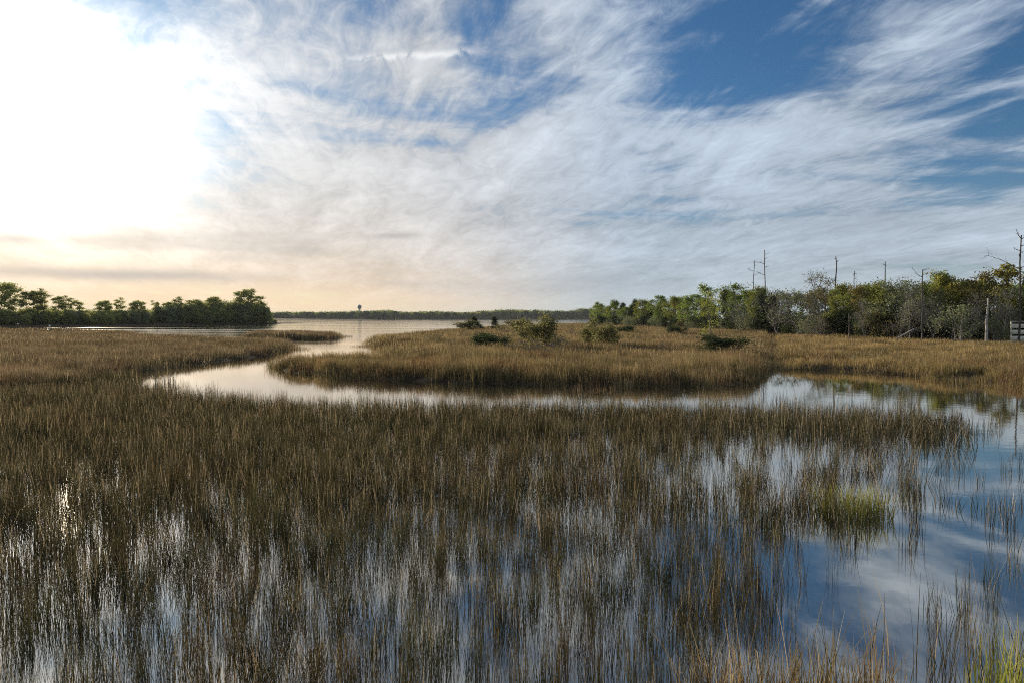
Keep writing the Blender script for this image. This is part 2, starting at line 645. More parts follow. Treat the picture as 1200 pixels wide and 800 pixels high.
def scatter_obj(name, meshes, pts, rotz, scl, idx):
    """one stuff object: copies of the meshes on points, through geometry nodes"""
    tilt = rng.normal(size=(len(pts), 2)) * (0.03 + 0.22 * vnoise(np.asarray(pts)[:, 0], np.asarray(pts)[:, 1], 1.8, 51) ** 3)[:, None]
    me = bpy.data.meshes.new(name)
    me.vertices.add(len(pts))
    me.vertices.foreach_set('co', np.asarray(pts, np.float32).ravel())
    for nm, typ, arr, key in (('turn', 'FLOAT_VECTOR', np.stack([tilt[:, 0], tilt[:, 1], rotz], 1), 'vector'), ('size', 'FLOAT_VECTOR', scl, 'vector')):
        a = me.attributes.new(nm, typ, 'POINT'); a.data.foreach_set(key, np.asarray(arr, np.float32).ravel())
    a = me.attributes.new('pick', 'INT', 'POINT'); a.data.foreach_set('value', np.asarray(idx, np.int32))
    o = mesh_obj(name, me)
    protos = bpy.data.collections.new(name + '_kinds')
    for i, m in enumerate(meshes):
        po = bpy.data.objects.new('%s_kind_%02d' % (name, i), m)
        protos.objects.link(po)
    ng = bpy.data.node_groups.new(name + '_planting', 'GeometryNodeTree')
    ng.interface.new_socket('Geometry', in_out='INPUT', socket_type='NodeSocketGeometry')
    ng.interface.new_socket('Geometry', in_out='OUTPUT', socket_type='NodeSocketGeometry')
    N, Lk = ng.nodes, ng.links
    gi, go = N.new('NodeGroupInput'), N.new('NodeGroupOutput')
    ci = N.new('GeometryNodeCollectionInfo'); ci.inputs['Collection'].default_value = protos
    ci.inputs['Separate Children'].default_value = True; ci.inputs['Reset Children'].default_value = True
    ip = N.new('GeometryNodeInstanceOnPoints'); ip.inputs['Pick Instance'].default_value = True

    def named(nm, typ):
        q = N.new('GeometryNodeInputNamedAttribute'); q.data_type = typ; q.inputs['Name'].default_value = nm
        return q.outputs['Attribute']
    e2r = N.new('FunctionNodeEulerToRotation')
    Lk.new(named('turn', 'FLOAT_VECTOR'), e2r.inputs[0])
    Lk.new(gi.outputs[0], ip.inputs['Points'])
    Lk.new(ci.outputs[0], ip.inputs['Instance'])
    Lk.new(named('pick', 'INT'), ip.inputs['Instance Index'])
    Lk.new(e2r.outputs[0], ip.inputs['Rotation'])
    Lk.new(named('size', 'FLOAT_VECTOR'), ip.inputs['Scale'])
    Lk.new(ip.outputs[0], go.inputs[0])
    md = o.modifiers.new('planting', 'NODES'); md.node_group = ng
    return o


def sector_points(d0, d1, per_m2, half=0.86):
    """random ground points between two distances within the widened view"""
    n = int((d1 * d1 - d0 * d0) * half * per_m2)
    d = np.sqrt(rng.uniform(d0 * d0, d1 * d1, n)); a = rng.uniform(-half, half, n)
    return d * np.sin(a), d * np.cos(a)


def plant(name, mat, bands, where, label, seed, hscale=lambda x, y: 1.0, zf=None):
    """bands: (d0, d1, clumps per m2, stems, radius, hmin, hmax, width, segs)"""
    P, RZ, S, I, meshes = [], [], [], [], []
    for bi, (d0, d1, dens, n, rr, h0, h1, w, segs) in enumerate(bands):
        kinds = 8
        base_i = len(meshes)
        meshes += clump_meshes(name + '_stems', mat, kinds, n, rr, h0, h1, w, segs, seed=seed * 10 + bi)
        x, y = sector_points(d0, d1, dens)
        if len(x) == 0: continue
        p = where(x, y)
        keep = rng.random(len(x)) < p
        x, y = x[keep], y[keep]
        k = len(x)
        z = np.zeros(k) if zf is None else zf(x, y)
        P.append(np.stack([x, y, z], 1)); RZ.append(rng.uniform(0, 2 * PI, k))
        hs = hscale(x, y) * rng.uniform(0.85, 1.15, k)
        S.append(np.stack([np.ones(k), np.ones(k), hs], 1)); I.append(base_i + rng.integers(0, kinds, k))
    o = scatter_obj(name, meshes, np.concatenate(P), np.concatenate(RZ), np.concatenate(S), np.concatenate(I))
    tag(o, label, 'grass', kind='stuff')
    return o


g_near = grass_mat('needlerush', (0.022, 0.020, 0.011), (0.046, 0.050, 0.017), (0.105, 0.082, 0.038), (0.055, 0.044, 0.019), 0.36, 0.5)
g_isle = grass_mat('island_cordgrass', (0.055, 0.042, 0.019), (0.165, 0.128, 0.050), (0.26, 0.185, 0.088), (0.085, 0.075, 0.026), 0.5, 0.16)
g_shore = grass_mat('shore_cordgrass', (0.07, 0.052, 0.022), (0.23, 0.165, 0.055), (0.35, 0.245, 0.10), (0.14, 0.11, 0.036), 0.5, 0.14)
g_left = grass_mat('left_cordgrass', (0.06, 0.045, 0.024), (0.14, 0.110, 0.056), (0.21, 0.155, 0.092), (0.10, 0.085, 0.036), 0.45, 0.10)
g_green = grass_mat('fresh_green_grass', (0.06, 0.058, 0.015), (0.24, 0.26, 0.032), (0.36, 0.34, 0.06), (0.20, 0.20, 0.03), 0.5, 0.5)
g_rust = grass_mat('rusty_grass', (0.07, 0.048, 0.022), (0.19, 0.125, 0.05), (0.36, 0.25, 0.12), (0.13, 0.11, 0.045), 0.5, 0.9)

MEADOW = ground_poly([(150, 452), (170, 460), (200, 467), (260, 473), (330, 478), (420, 481), (500, 482), (600, 483), (700, 484), (850, 485), (1000, 487), (1110, 494), (1145, 500), (1142, 511), (1110, 518), (1080, 535),
                      (1095, 560), (1100, 580), (1065, 605), (1000, 618), (935, 628), (915, 650), (925, 720), (930, 800), (940, 1000), (-1200, 1000)]) + [(-60, 10), (-70, 20)] + ground_poly([(-400, 470), (-150, 462), (0, 455), (100, 450), (140, 446)])
GAP = ground_poly([(820, 515), (1000, 513), (1120, 515), (1095, 540), (1060, 552), (960, 552), (860, 540)])
STRIP = ground_poly([(560, 485), (850, 487), (1000, 489), (1145, 501), (1140, 510), (1000, 511), (800, 511), (600, 508)])
RIGHTW = ground_poly([(1145, 508), (1230, 540), (1260, 700), (1250, 1000), (930, 1000), (925, 720), (915, 640), (1060, 612), (1105, 580), (1090, 530)])


def meadow_density(x, y):
    j = 0.02 * np.hypot(x, y)
    jx, jy = x + rng.normal(size=len(x)) * j, y + rng.normal(size=len(x)) * j * 1.5
    az = x / y
    t = np.clip((az + 0.30) / 0.75, 0, 1) ** 1.3
    d = 1.0 - 0.45 * t
    dist = np.hypot(x, y)
    d = d * np.where(dist > 17, 1.15, 1.0)
    n1 = vnoise(x, y, 1.1, 1); n2 = vnoise(x, y, 0.45, 2); n3 = vnoise(x, y, 3.5, 5)
    f = np.clip((n1 * 0.4 + n2 * 0.6 + n3 * 0.3 - 0.56 + (1 - t) * 0.34 + np.clip((dist - 8) / 12, 0, 1) * 0.18) * 3.2, 0.02, 1.2)
    d = d * f
    d = np.where(inside(MEADOW, jx, jy), d, 0)
    d = np.where(inside(GAP, jx, jy), d * 0.30, d)
    d = np.where(inside(STRIP, jx, jy), np.maximum(d, 0.75), d)
    d = np.where(inside(RIGHTW, x, y), np.maximum(d * 0.6, np.where(vnoise(x, y, 0.8, 9) > 0.70, 0.10, 0.012)), d)
    # sparse outposts in the channel behind the meadow
    ch = (y > 17) & (y < 27) & (az > -0.35) & (az < 0.75) & ~inside(ISLAND, x, y)
    d = np.where(ch & (d < 0.05), 0.12 * (vnoise(x, y, 2.0, 12) > 0.35) * np.clip((26.5 - y) / 6, 0, 1) * np.where(az > 0.62, 0.2, 1), d)
    return d


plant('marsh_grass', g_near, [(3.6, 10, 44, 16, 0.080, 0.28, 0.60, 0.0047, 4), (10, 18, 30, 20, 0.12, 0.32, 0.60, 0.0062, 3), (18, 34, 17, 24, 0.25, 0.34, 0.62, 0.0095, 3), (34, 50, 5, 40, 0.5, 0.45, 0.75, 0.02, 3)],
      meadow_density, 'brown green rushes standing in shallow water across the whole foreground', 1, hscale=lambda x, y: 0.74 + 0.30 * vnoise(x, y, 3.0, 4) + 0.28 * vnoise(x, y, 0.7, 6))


def in_poly(poly, top=1.0, edge=0.0):
    def f(x, y):
        j = 0.010 * np.hypot(x, y)
        wx = x + (vnoise(x, y, 4.0, 41) - 0.5) * 3.0 + (vnoise(x, y, 1.3, 42) - 0.5) * 1.0
        y = y + (vnoise(x, y, 4.0, 43) - 0.5) * 3.0 + (vnoise(x, y, 1.3, 44) - 0.5) * 1.0
        x = wx
        return np.where(inside(poly, x + rng.normal(size=len(x)) * j * 0.6, y + rng.normal(size=len(x)) * j), 1.0, 0.0) * np.clip(0.35 + 1.1 * vnoise(x, y, 2.2, 8), 0, 1)
    return f


def wood_edge(x):
    """distance at which the right-hand wood begins, for the column x/y"""
    return x


WOOD_U = [640, 700, 760, 830, 900, 1000, 1100, 1200, 1300, 1500]
WOOD_Y = [280, 240, 200, 140, 115, 91, 81, 75, 71, 64]


def shore_where(x, y):
    u = 600 + x / y * FPX
    lim = np.interp(u, WOOD_U, WOOD_Y)
    return in_poly(SHORE)(x, y) * (y < lim + 6)


far_bands = [(24, 45, 9, 34, 0.36, 0.55, 0.90, 0.014, 3), (45, 80, 3.6, 40, 0.65, 0.5, 0.85, 0.026, 2), (80, 150, 1.2, 40, 1.1, 0.45, 0.80, 0.05, 2), (150, 330, 0.24, 40, 2.4, 0.4, 0.75, 0.11, 2)]
LZ = lambda x, y: land_z(x, y) - 0.03
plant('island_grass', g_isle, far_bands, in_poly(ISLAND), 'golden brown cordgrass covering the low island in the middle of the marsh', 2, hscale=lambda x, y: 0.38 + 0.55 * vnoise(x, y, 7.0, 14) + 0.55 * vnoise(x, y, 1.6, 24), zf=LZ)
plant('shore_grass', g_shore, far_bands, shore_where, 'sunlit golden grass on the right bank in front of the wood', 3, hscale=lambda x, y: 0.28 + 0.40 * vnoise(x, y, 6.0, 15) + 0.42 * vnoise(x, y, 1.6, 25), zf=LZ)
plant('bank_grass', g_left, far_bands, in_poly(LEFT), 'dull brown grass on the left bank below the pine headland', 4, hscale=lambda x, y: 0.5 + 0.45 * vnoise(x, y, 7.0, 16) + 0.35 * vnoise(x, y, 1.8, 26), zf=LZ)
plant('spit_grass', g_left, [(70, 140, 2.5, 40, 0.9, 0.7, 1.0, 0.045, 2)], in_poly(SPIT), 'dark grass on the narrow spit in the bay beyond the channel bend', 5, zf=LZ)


# tufts that stand apart in the water on the right
def tuft(label, u, v, n, radius, h0, h1, width, mat, seed, lean=0.12, kink=0.10, group=None):
    g = np.random.default_rng(seed)
    x, y = at(u, v)
    r = radius * np.sqrt(g.random(n)); a = g.uniform(0, 2 * PI, n)
    base = np.stack([r * np.cos(a) * 1.15, r * np.sin(a) * 0.8, np.full(n, -0.06)], 1)
    h = g.uniform(h0, h1, n) * np.where(g.random(n) < 0.3, g.uniform(0.35, 0.9, n), 1)
    ln = g.normal(size=(n, 2)) * lean
    top = base + np.stack([ln[:, 0] * h, ln[:, 1] * h, h], 1)
    mb = MB(); mb.stems(base, top, width * g.uniform(0.6, 1.4, n), g, 5, None, 0.10, kink)
    o = mesh_obj('grass_tuft', mb.mesh('grass_tuft', mat), loc=(x, y, 0))
    return tag(o, label, 'grass tuft', group)


tuft('fresh yellow green grass clump standing at the edge of the open water', 998, 604, 640, 0.52, 0.34, 0.60, 0.008, g_green, 21, 0.18, 0.14)
tuft('rusty brown tuft of bent grass at the bottom edge beside the open water', 985, 838, 380, 0.46, 0.38, 0.80, 0.0075, g_rust, 22, 0.13, 0.16)
tuft('thin straw coloured tuft at the bottom edge left of the rusty tuft', 868, 840, 300, 0.40, 0.38, 0.72, 0.0075, g_rust, 23, 0.10, 0.16)
tuft('loose dark stems standing in the open water near the right edge', 1150, 792, 110, 0.42, 0.40, 0.85, 0.0065, g_near, 24, 0.14, 0.12)
tuft('green grass tuft cut off by the bottom right corner', 1200, 835, 260, 0.36, 0.45, 0.8, 0.008, g_green, 25, 0.09, 0.06)
tuft('short dark stems poking out of the open water beyond the green clump', 1128, 596, 60, 0.40, 0.15, 0.36, 0.009, g_near, 26, 0.10, 0.10)
tuft('smallest handful of dark stems in the water near the right edge', 1182, 594, 22, 0.20, 0.15, 0.36, 0.009, g_near, 27, 0.10, 0.10)
tuft('few tall lone stems rising from the open water right of the rusty tuft', 1075, 800, 26, 0.35, 0.5, 0.95, 0.007, g_near, 28, 0.12, 0.15)

# ------------------------------------------------------------------ trees
b_dark = bark_mat('dark_bark', (0.045, 0.038, 0.030), (0.13, 0.11, 0.09))
b_grey = bark_mat('grey_bark', (0.10, 0.092, 0.08), (0.29, 0.265, 0.235))
b_snag = bark_mat('weathered_snag_wood', (0.055, 0.050, 0.045), (0.16, 0.145, 0.13))
b_pale = bark_mat('bleached_wood', (0.20, 0.18, 0.16), (0.48, 0.44, 0.38))
b_pine = bark_mat('pine_bark', (0.055, 0.038, 0.026), (0.14, 0.095, 0.065))
l_olive = leaf_mat('olive_leaves', (0.095, 0.115, 0.022), (0.29, 0.31, 0.055))
l_gold = leaf_mat('golden_olive_leaves', (0.13, 0.125, 0.018), (0.34, 0.31, 0.05))
l_green = leaf_mat('green_leaves', (0.080, 0.120, 0.022), (0.22, 0.28, 0.05))
l_grey = leaf_mat('grey_green_leaves', (0.085, 0.100, 0.050), (0.21, 0.23, 0.12))
l_dark = leaf_mat('dark_cedar_leaves', (0.020, 0.032, 0.012), (0.060, 0.075, 0.026))
l_brown = leaf_mat('brown_leaves', (0.075, 0.062, 0.018), (0.18, 0.145, 0.04))
l_pine = leaf_mat('pine_needles', (0.15, 0.165, 0.05), (0.36, 0.37, 0.115), 0.6)
l_under = leaf_mat('headland_leaves', (0.15, 0.17, 0.055), (0.36, 0.37, 0.12), 0.6)
l_shrub = leaf_mat('shrub_leaves', (0.085, 0.082, 0.030), (0.18, 0.165, 0.06))


def wander(g, p, d, L, n, amp, up=0.0):
    pts = [Vector(p)]
    d = Vector(d).normalized()
    for i in range(n):
        d = (d + Vector(g.normal(size=3)) * amp + Vector((0, 0, up))).normalized()
        pts.append(pts[-1] + d * (L / n))
    return pts


def make_tree(seed, H=6.5, clear=0.2, n_limb=12, spread=0.32, shape='round', leaf=0.11, per_tip=55, clump=0.42, flat=0.75, leaf_m=None, bark=None, trunk_r=0.11, stems=1, up=0.06, tips_extra=2, droop=0.0, twig=0):
    g = np.random.default_rng(seed)
    tr, cr = MB(), MB()
    tips = []
    for s in range(stems):
        d0 = Vector((g.normal() * 0.06, g.normal() * 0.06, 1)) if stems == 1 else Vector((math.cos(2.4 * s + seed) * 0.42, math.sin(2.4 * s + seed) * 0.42, 1))
        hh = H * (1 if s == 0 else g.uniform(0.65, 0.95)) * 0.93
        T = wander(g, (g.normal() * 0.08 * stems, g.normal() * 0.08 * stems, -0.25), d0, hh, 8, 0.07, 0.05)
        r0 = trunk_r * (1 if stems == 1 else 0.6)
        tr.tube(T, [r0 * (1.25 if i == 0 else (1 - 0.85 * i / 8)) + 0.008 for i in range(9)], 7)
        tips.append(T[-1])
        nl = max(3, n_limb // stems)
        for k in range(nl):
            t = clear + (1 - clear) * ((k + g.random()) / nl)
            f = min(t, 0.985) * 8; i = int(f); p = T[i].lerp(T[min(i + 1, 8)], f - i)
            q = (t - clear) / (1 - clear)
            prof = {'round': 0.55 + 0.75 * math.sin(PI * min(1, q * 0.9 + 0.12)) - 0.3 * q, 'cone': 1.05 - 0.9 * q, 'umbrella': 0.35 + 0.75 * q if q < 0.8 else 0.8}[shape]
            L = H * spread * prof * g.uniform(0.7, 1.2)
            a = 2.39996 * k + g.normal() * 0.5
            el = {'round': 0.45 + 0.35 * q, 'cone': 0.05 + 0.3 * q, 'umbrella': 0.30 + 0.25 * q}[shape]
            B = wander(g, p, (math.cos(a), math.sin(a), el), L, 5, 0.13, up)
            rb = r0 * 0.42 * (1 - 0.5 * q)
            tr.tube(B, [rb * (1 - 0.16 * j) + 0.006 for j in range(6)], 5)
            tips.append(B[-1])
            for e in range(tips_extra):
                j = int(g.integers(2, 5))
                dd = (B[j] - B[j - 1]).normalized() + Vector(g.normal(size=3)) * 0.6
                C = wander(g, B[j], dd, L * g.uniform(0.3, 0.55), 3, 0.15, up)
                tr.tube(C, [rb * 0.4, rb * 0.3, rb * 0.2, 0.005], 4)
                tips.append(C[-1])
                for w in range(twig):
                    W = wander(g, C[int(g.integers(1, 4))], Vector(g.normal(size=3)) + Vector((0, 0, 0.5)), L * 0.28, 2, 0.2, 0.05)
                    tr.tube(W, [0.016, 0.012, 0.007], 3)
    if per_tip:
        for p in tips:
            n = int(per_tip * g.uniform(0.5, 1.4))
            c = np.array(p) + g.normal(size=(n, 3)) * np.array([clump, clump, clump * flat]) * g.uniform(0.65, 1.25)
            c[:, 2] = np.maximum(c[:, 2], 0.12)
            sh = g.random()
            cr.leaves(c, leaf, g, 0.6, droop, np.clip(g.random(n) * 0.6 + sh * 0.4, 0, 1))
    tm = tr.mesh('trunk', bark, True)
    cm = cr.mesh('crown', leaf_m) if per_tip else None
    return tm, cm, H


def place(name, kind, u, y, top_v, label, cat='tree', group=None, z=None, rot=None, sc=None, wide=1.0):
    """stand a tree of a kind in the column of photo pixel u at depth y so that it reaches the measured height"""
    tm, cm, H = kind
    x, yy = at_dist(u, y)
    zz = float(land_z(x, yy)[0]) if z is None else z
    h = CAM_H + (373.0 - top_v) / FPX * y - zz if sc is None else H * sc
    s = h / H
    e = empty(name, (x, yy, zz), random.uniform(0, 2 * PI) if rot is None else rot, (s * wide, s * wide, s))
    tag(e, label, cat, group)
    mesh_obj('trunk', tm, parent=e)
    if cm: mesh_obj('crown', cm, parent=e)
    return e


K = {}
for i in range(2):
    K['olive%d' % i] = make_tree(100 + i, 6.5, 0.16, 15, 0.30, 'round', 0.095, 52, 0.27, 0.72, l_olive, b_dark, 0.11, tips_extra=4)
    K['green%d' % i] = make_tree(110 + i, 6.5, 0.14, 15, 0.28, 'round', 0.095, 52, 0.27, 0.75, l_green, b_dark, 0.11, tips_extra=4)
    K['gold%d' % i] = make_tree(120 + i, 6.5, 0.2, 14, 0.32, 'round', 0.10, 52, 0.28, 0.65, l_gold, b_dark, 0.12, tips_extra=4)
    K['grey%d' % i] = make_tree(130 + i, 6.0, 0.12, 15, 0.28, 'round', 0.08, 85, 0.38, 0.8, l_grey, b_grey, 0.08, 3)
    K['cedar%d' % i] = make_tree(140 + i, 6.5, 0.06, 30, 0.20, 'cone', 0.085, 90, 0.27, 0.9, l_dark, b_dark, 0.10, 1, 0.03)
    K['brown%d' % i] = make_tree(150 + i, 6.5, 0.2, 14, 0.26, 'round', 0.09, 75, 0.36, 0.7, l_brown, b_dark, 0.10)
    K['loose%d' % i] = make_tree(160 + i, 6.5, 0.34, 11, 0.25, 'round', 0.10, 48, 0.34, 0.6, l_green, b_grey, 0.09)
    K['bush%d' % i] = make_tree(170 + i, 3.0, 0.05, 18, 0.42, 'round', 0.085, 90, 0.30, 0.8, l_dark, b_dark, 0.05, 4)
    K['greybush%d' % i] = make_tree(180 + i, 2.6, 0.05, 18, 0.42, 'round', 0.055, 42, 0.28, 0.8, l_grey, b_grey, 0.04, 5, twig=3)
    K['twiggy%d' % i] = make_tree(190 + i, 2.8, 0.08, 20, 0.36, 'round', 0.05, 9, 0.25, 0.8, l_brown, b_grey, 0.035, 5, twig=5)
    K['shrub%d' % i] = make_tree(200 + i, 2.4, 0.04, 20, 0.48, 'round', 0.075, 80, 0.24, 0.8, l_shrub, b_dark, 0.045, 5, twig=1)
    K['pine%d' % i] = make_tree(210 + i, 17, 0.48, 17, 0.18, 'umbrella', 0.30, 46, 0.62, 0.55, l_pine, b_pine, 0.24, 1, 0.02)
    K['bare%d' % i] = make_tree(230 + i, 7.0, 0.18, 22, 0.30, 'round', 0.07, 9, 0.30, 0.8, l_grey, b_grey, 0.14, 2, 0.10, 5, twig=6)
K['pine2'] = make_tree(213, 17, 0.58, 14, 0.16, 'umbrella', 0.30, 48, 0.60, 0.5, l_pine, b_pine, 0.22, 1, 0.02)
K['pine3'] = make_tree(217, 17, 0.40, 24, 0.23, 'umbrella', 0.30, 50, 0.75, 0.45, l_pine, b_pine, 0.30, 1, 0.03)
K['pine4'] = make_tree(219, 17, 0.44, 18, 0.15, 'round', 0.30, 46, 0.62, 0.6, l_pine, b_pine, 0.22, 1, 0.02)

WY = lambda u: float(np.interp(u, WOOD_U, WOOD_Y))

# front row of the right-hand wood: (kind, u, depth offset, top v, name, label, width)
FRONT = [
    ('green0', 701, 0, 353, 'broadleaf_tree', 'rounded green tree ending the right wood towards the bay', 1.0),
    ('green1', 719, -2, 351, 'broadleaf_tree', 'dark green round tree, second from the bay end of the wood', 0.9),
    ('cedar0', 735, 2, 348, 'cedar_tree', 'slim dark conifer, tallest point near the bay end of the wood', 1.1),
    ('olive0', 752, 0, 350, 'broadleaf_tree', 'olive tree right of the slim conifer near the bay end', 1.1),
    ('green0', 772, 0, 345, 'broadleaf_tree', 'broad bright green tree standing furthest forward at the bay end', 1.2),
    ('olive1', 789, 3, 347, 'broadleaf_tree', 'olive tree just right of the broad bright green one', 1.0),
    ('green1', 805, 0, 346, 'broadleaf_tree', 'green tree in the dip left of the pale loose tree', 1.0),
    ('loose0', 826, 2, 331, 'broadleaf_tree', 'pale loose tree with open crown, first tall one from the bay', 1.0),
    ('cedar1', 854, 2, 336, 'cedar_tree', 'dark narrow cedar between the two loose pale green trees', 1.0),
    ('loose1', 871, 2, 329, 'broadleaf_tree', 'pale green loose tree left of the two branched snags', 1.0),
    ('olive0', 889, -2, 334, 'broadleaf_tree', 'olive tree at the foot of the two branched snags', 0.9),
    ('cedar0', 905, 0, 338, 'cedar_tree', 'dark cedar left of the bare grey tree', 0.9),
    ('bare0', 934, -5, 312, 'bare_tree', 'wide bare grey tree with fine twigs in the middle of the wood', 1.35),
    ('brown0', 970, 1, 334, 'broadleaf_tree', 'brownish tree below the tall bare pole', 0.9),
    ('olive1', 990, 0, 332, 'broadleaf_tree', 'olive tree right of the tall bare pole', 0.95),
    ('brown1', 1013, 1, 331, 'broadleaf_tree', 'brown tinged tree left of the second bare pole', 0.85),
    ('olive0', 1030, 0, 328, 'broadleaf_tree', 'dark olive tree below the second bare pole', 0.95),
    ('grey0', 1052, 0, 322, 'broadleaf_tree', 'dense grey green tree right of the second bare pole', 1.05),
    ('grey1', 1075, -1, 322, 'broadleaf_tree', 'grey green tree whose top is bare twigs', 0.9),
    ('olive1', 1097, 1, 318, 'broadleaf_tree', 'olive tree with rounded top right of the twiggy topped tree', 0.95),
    ('gold1', 1120, 0, 320, 'broadleaf_tree', 'yellow green tree with a flat sunny top', 0.95),
    ('brown0', 1143, 1, 315, 'broadleaf_tree', 'rusty brown tree left of the white broken trunk', 0.85),
    ('gold0', 1168, 1, 314, 'broadleaf_tree', 'golden olive tree above the white broken trunk', 1.05),
    ('grey0', 1192, 2, 326, 'broadleaf_tree', 'grey green tree behind the big dead tree at the right edge', 0.9),
    ('olive0', 1222, 0, 318, 'broadleaf_tree', 'olive tree cut off by the right edge of the picture', 1.0),
    ('gold1', 1255, 0, 316, 'broadleaf_tree', 'golden tree just outside the right edge behind the railing', 1.0),
]
SHORT = ['round green tree ending the wood',
         'dark round tree near the bay end',
         'slim conifer near the bay end',
         'olive tree right of the slim conifer',
         'broad bright green tree',
         'olive tree beside the broad green one',
         'green tree in the dip',
         'first pale loose tree',
         'narrow cedar between the loose trees',
         'pale loose tree by the snags',
         'olive tree under the snags',
         'cedar beside the bare tree',
         'wide bare grey tree',
         'brownish tree under the tall pole',
         'olive tree right of the tall pole',
         'brown tree left of the second pole',
         'olive tree under the second pole',
         'dense grey green tree',
         'twiggy topped tree',
         'round topped olive tree',
         'yellow green flat topped tree',
         'rusty tree by the white trunk',
         'golden tree above the white trunk',
         'grey green tree behind the dead tree',
         'olive tree cut by the right edge',
         'golden tree outside the right edge']
for kind, u, off, tv, nm, lab, wd in FRONT:
    place(nm, K[kind], u, WY(u) + 3 + off, tv, lab, 'tree', 'front row of the right hand wood', wide=wd)

# rows behind and bushes below: one behind, one in the gap and two at the foot of each tree of the front row
kinds = ['olive0', 'green1', 'cedar0', 'olive1', 'brown1', 'cedar1', 'green0']
for i, (kind, u, off, tv, nm, lab, wd) in enumerate(FRONT):
    un = FRONT[i + 1][1] if i + 1 < len(FRONT) else u + 30
    for r, (uu, f, txt) in enumerate(((u, 1.12, 'tree half hidden behind the '), ((u + un) / 2, 1.24, 'tree in the gap right of the '))):
        k = kinds[(i * 3 + r * 2) % 7]
        tb = np.interp(uu, [690, 760, 830, 930, 1050, 1150, 1290], [358, 352, 344, 340, 333, 330, 329]) + random.uniform(-4, 5)
        place('wood_tree', K[k], uu + random.uniform(-2, 2), WY(uu) * f + 3, tb, {'o': 'olive ', 'g': 'green ', 'c': 'dark conical ', 'b': 'brownish '}[k[0]] + txt + SHORT[i], 'tree', 'rows behind the front of the right wood', wide=1.25)
    for r, (uu, txt) in enumerate(((u - 5, 'at the left foot of the '), (u + 5, 'at the right foot of the '))):
        k = ['bush0', 'bush1', 'greybush0', 'bush1', 'bush0', 'shrub1', 'greybush1'][(i * 2 + r) % 7]
        if uu > 1175: uu, off = uu, 4.0
        else: off = 1.0
        place('undergrowth_bush', K[k], uu, WY(uu) + off + random.uniform(0.0, 4.0), 0, {'b': 'dark bush ', 'g': 'grey bush ', 's': 'yellow green bush '}[k[0]] + txt + SHORT[i], 'bush', 'bushes under the right wood', sc=random.uniform(1.0, 1.5))

# thin bare grey trees mixed into the edge of the wood
for kind, u, off, tv, wd, lab in (('bare1', 863, -2, 346, 0.8, 'thin bare grey tree left of the branched snags'), ('bare1', 911, -1, 340, 0.7, 'low bare grey tree left of the wide bare one'), ('bare0', 958, -1, 332, 0.7, 'slim bare grey tree right of the wide bare one'),
                                  ('bare1', 1012, -2, 346, 0.7, 'low bare grey tree between the two bare poles'), ('bare0', 1066, -3, 328, 0.8, 'bare grey tree left of the bare topped trunk'), ('bare1', 1092, -2, 338, 0.8, 'bare grey tree right of the bare topped trunk'),
                                  ('bare1', 1138, -2, 336, 0.8, 'bare grey tree left of the white broken trunk'), ('bare0', 1178, -1, 330, 0.8, 'bare grey tree left of the big dead tree')):
    place('bare_tree', K[kind], u, WY(u) + off, tv, lab, 'tree', 'thin bare trees at the edge of the wood', wide=wd)

# twiggy shrubs standing in the grass before the wood
for kind, u, off, sc, lab in (('greybush0', 943, -5, 1.05, 'twiggy grey shrub in the grass before the bare grey tree'), ('twiggy0', 958, -6, 0.95, 'leafless grey shrub right of the twiggy grey one'),
                              ('twiggy1', 1054, -3, 1.15, 'tan leafless shrub above the fallen pale branch'), ('greybush1', 1126, -4, 1.35, 'round grey green bush on a bent stem by the dark gap'),
                              ('greybush0', 872, -5, 1.1, 'pale twiggy bush below the loose tree by the snags'), ('greybush1', 735, -8, 1.2, 'silvery bush before the bay end of the wood'),
                              ('greybush0', 768, -6, 1.0, 'small silvery bush below the broad bright green tree'), ('greybush1', 1171, -2, 0.9, 'grey bush left of the pale railing')):
    place('twiggy_shrub', K[kind], u, WY(u) + off, 0, lab, 'shrub', 'twiggy shrubs before the wood', sc=sc * 1.3)

# shrubs on the island
place('island_shrub', K['shrub0'], 636, 58, 368, 'yellow green shrub standing highest on the island, left of centre', 'shrub', 'shrubs on the island', wide=0.8)
place('island_shrub', K['shrub1'], 708, 60, 380, 'low spreading green shrub right of the island grass gap', 'shrub', 'shrubs on the island', wide=0.85)
place('island_shrub', K['shrub0'], 693, 64, 375, 'green shrub left of the low spreading one on the island', 'shrub', 'shrubs on the island', wide=0.7)
place('island_shrub', K['bush1'], 846, 50, 391, 'dark low shrub at the foot of the lone sapling', 'shrub', 'shrubs on the island', wide=1.7)
K['sapling'] = make_tree(330, 6.0, 0.30, 12, 0.17, 'round', 0.08, 22, 0.20, 0.8, l_olive, b_grey, 0.05)
place('sapling', K['sapling'], 834, 56, 336, 'slender lone sapling standing in front of the wood', 'tree')
place('island_shrub', K['bush0'], 733, 110, 381, 'flat dark bush in the grass below the bay end of the wood', 'shrub', 'shrubs on the island', wide=1.6)
place('island_shrub', K['bush1'], 792, 105, 381, 'flat dark bush in the grass below the dip in the wood', 'shrub', 'shrubs on the island', wide=1.6)
place('island_shrub', K['twiggy0'], 648, 50, 386, 'brown twiggy shrub right of the tallest island shrub', 'shrub', 'shrubs on the island', wide=1.3)
place('island_shrub', K['twiggy1'], 622, 48, 388, 'brown twiggy shrub left of the tallest island shrub', 'shrub', 'shrubs on the island', wide=1.5)
place('island_shrub', K['bush1'], 575, 56, 389, 'purplish dark low bush on the left part of the island', 'shrub', 'shrubs on the island', wide=1.7)
place('island_shrub', K['shrub0'], 548, 140, 374, 'small round bush on the far rim of the island against the bay', 'shrub', 'shrubs on the island', wide=1.2)
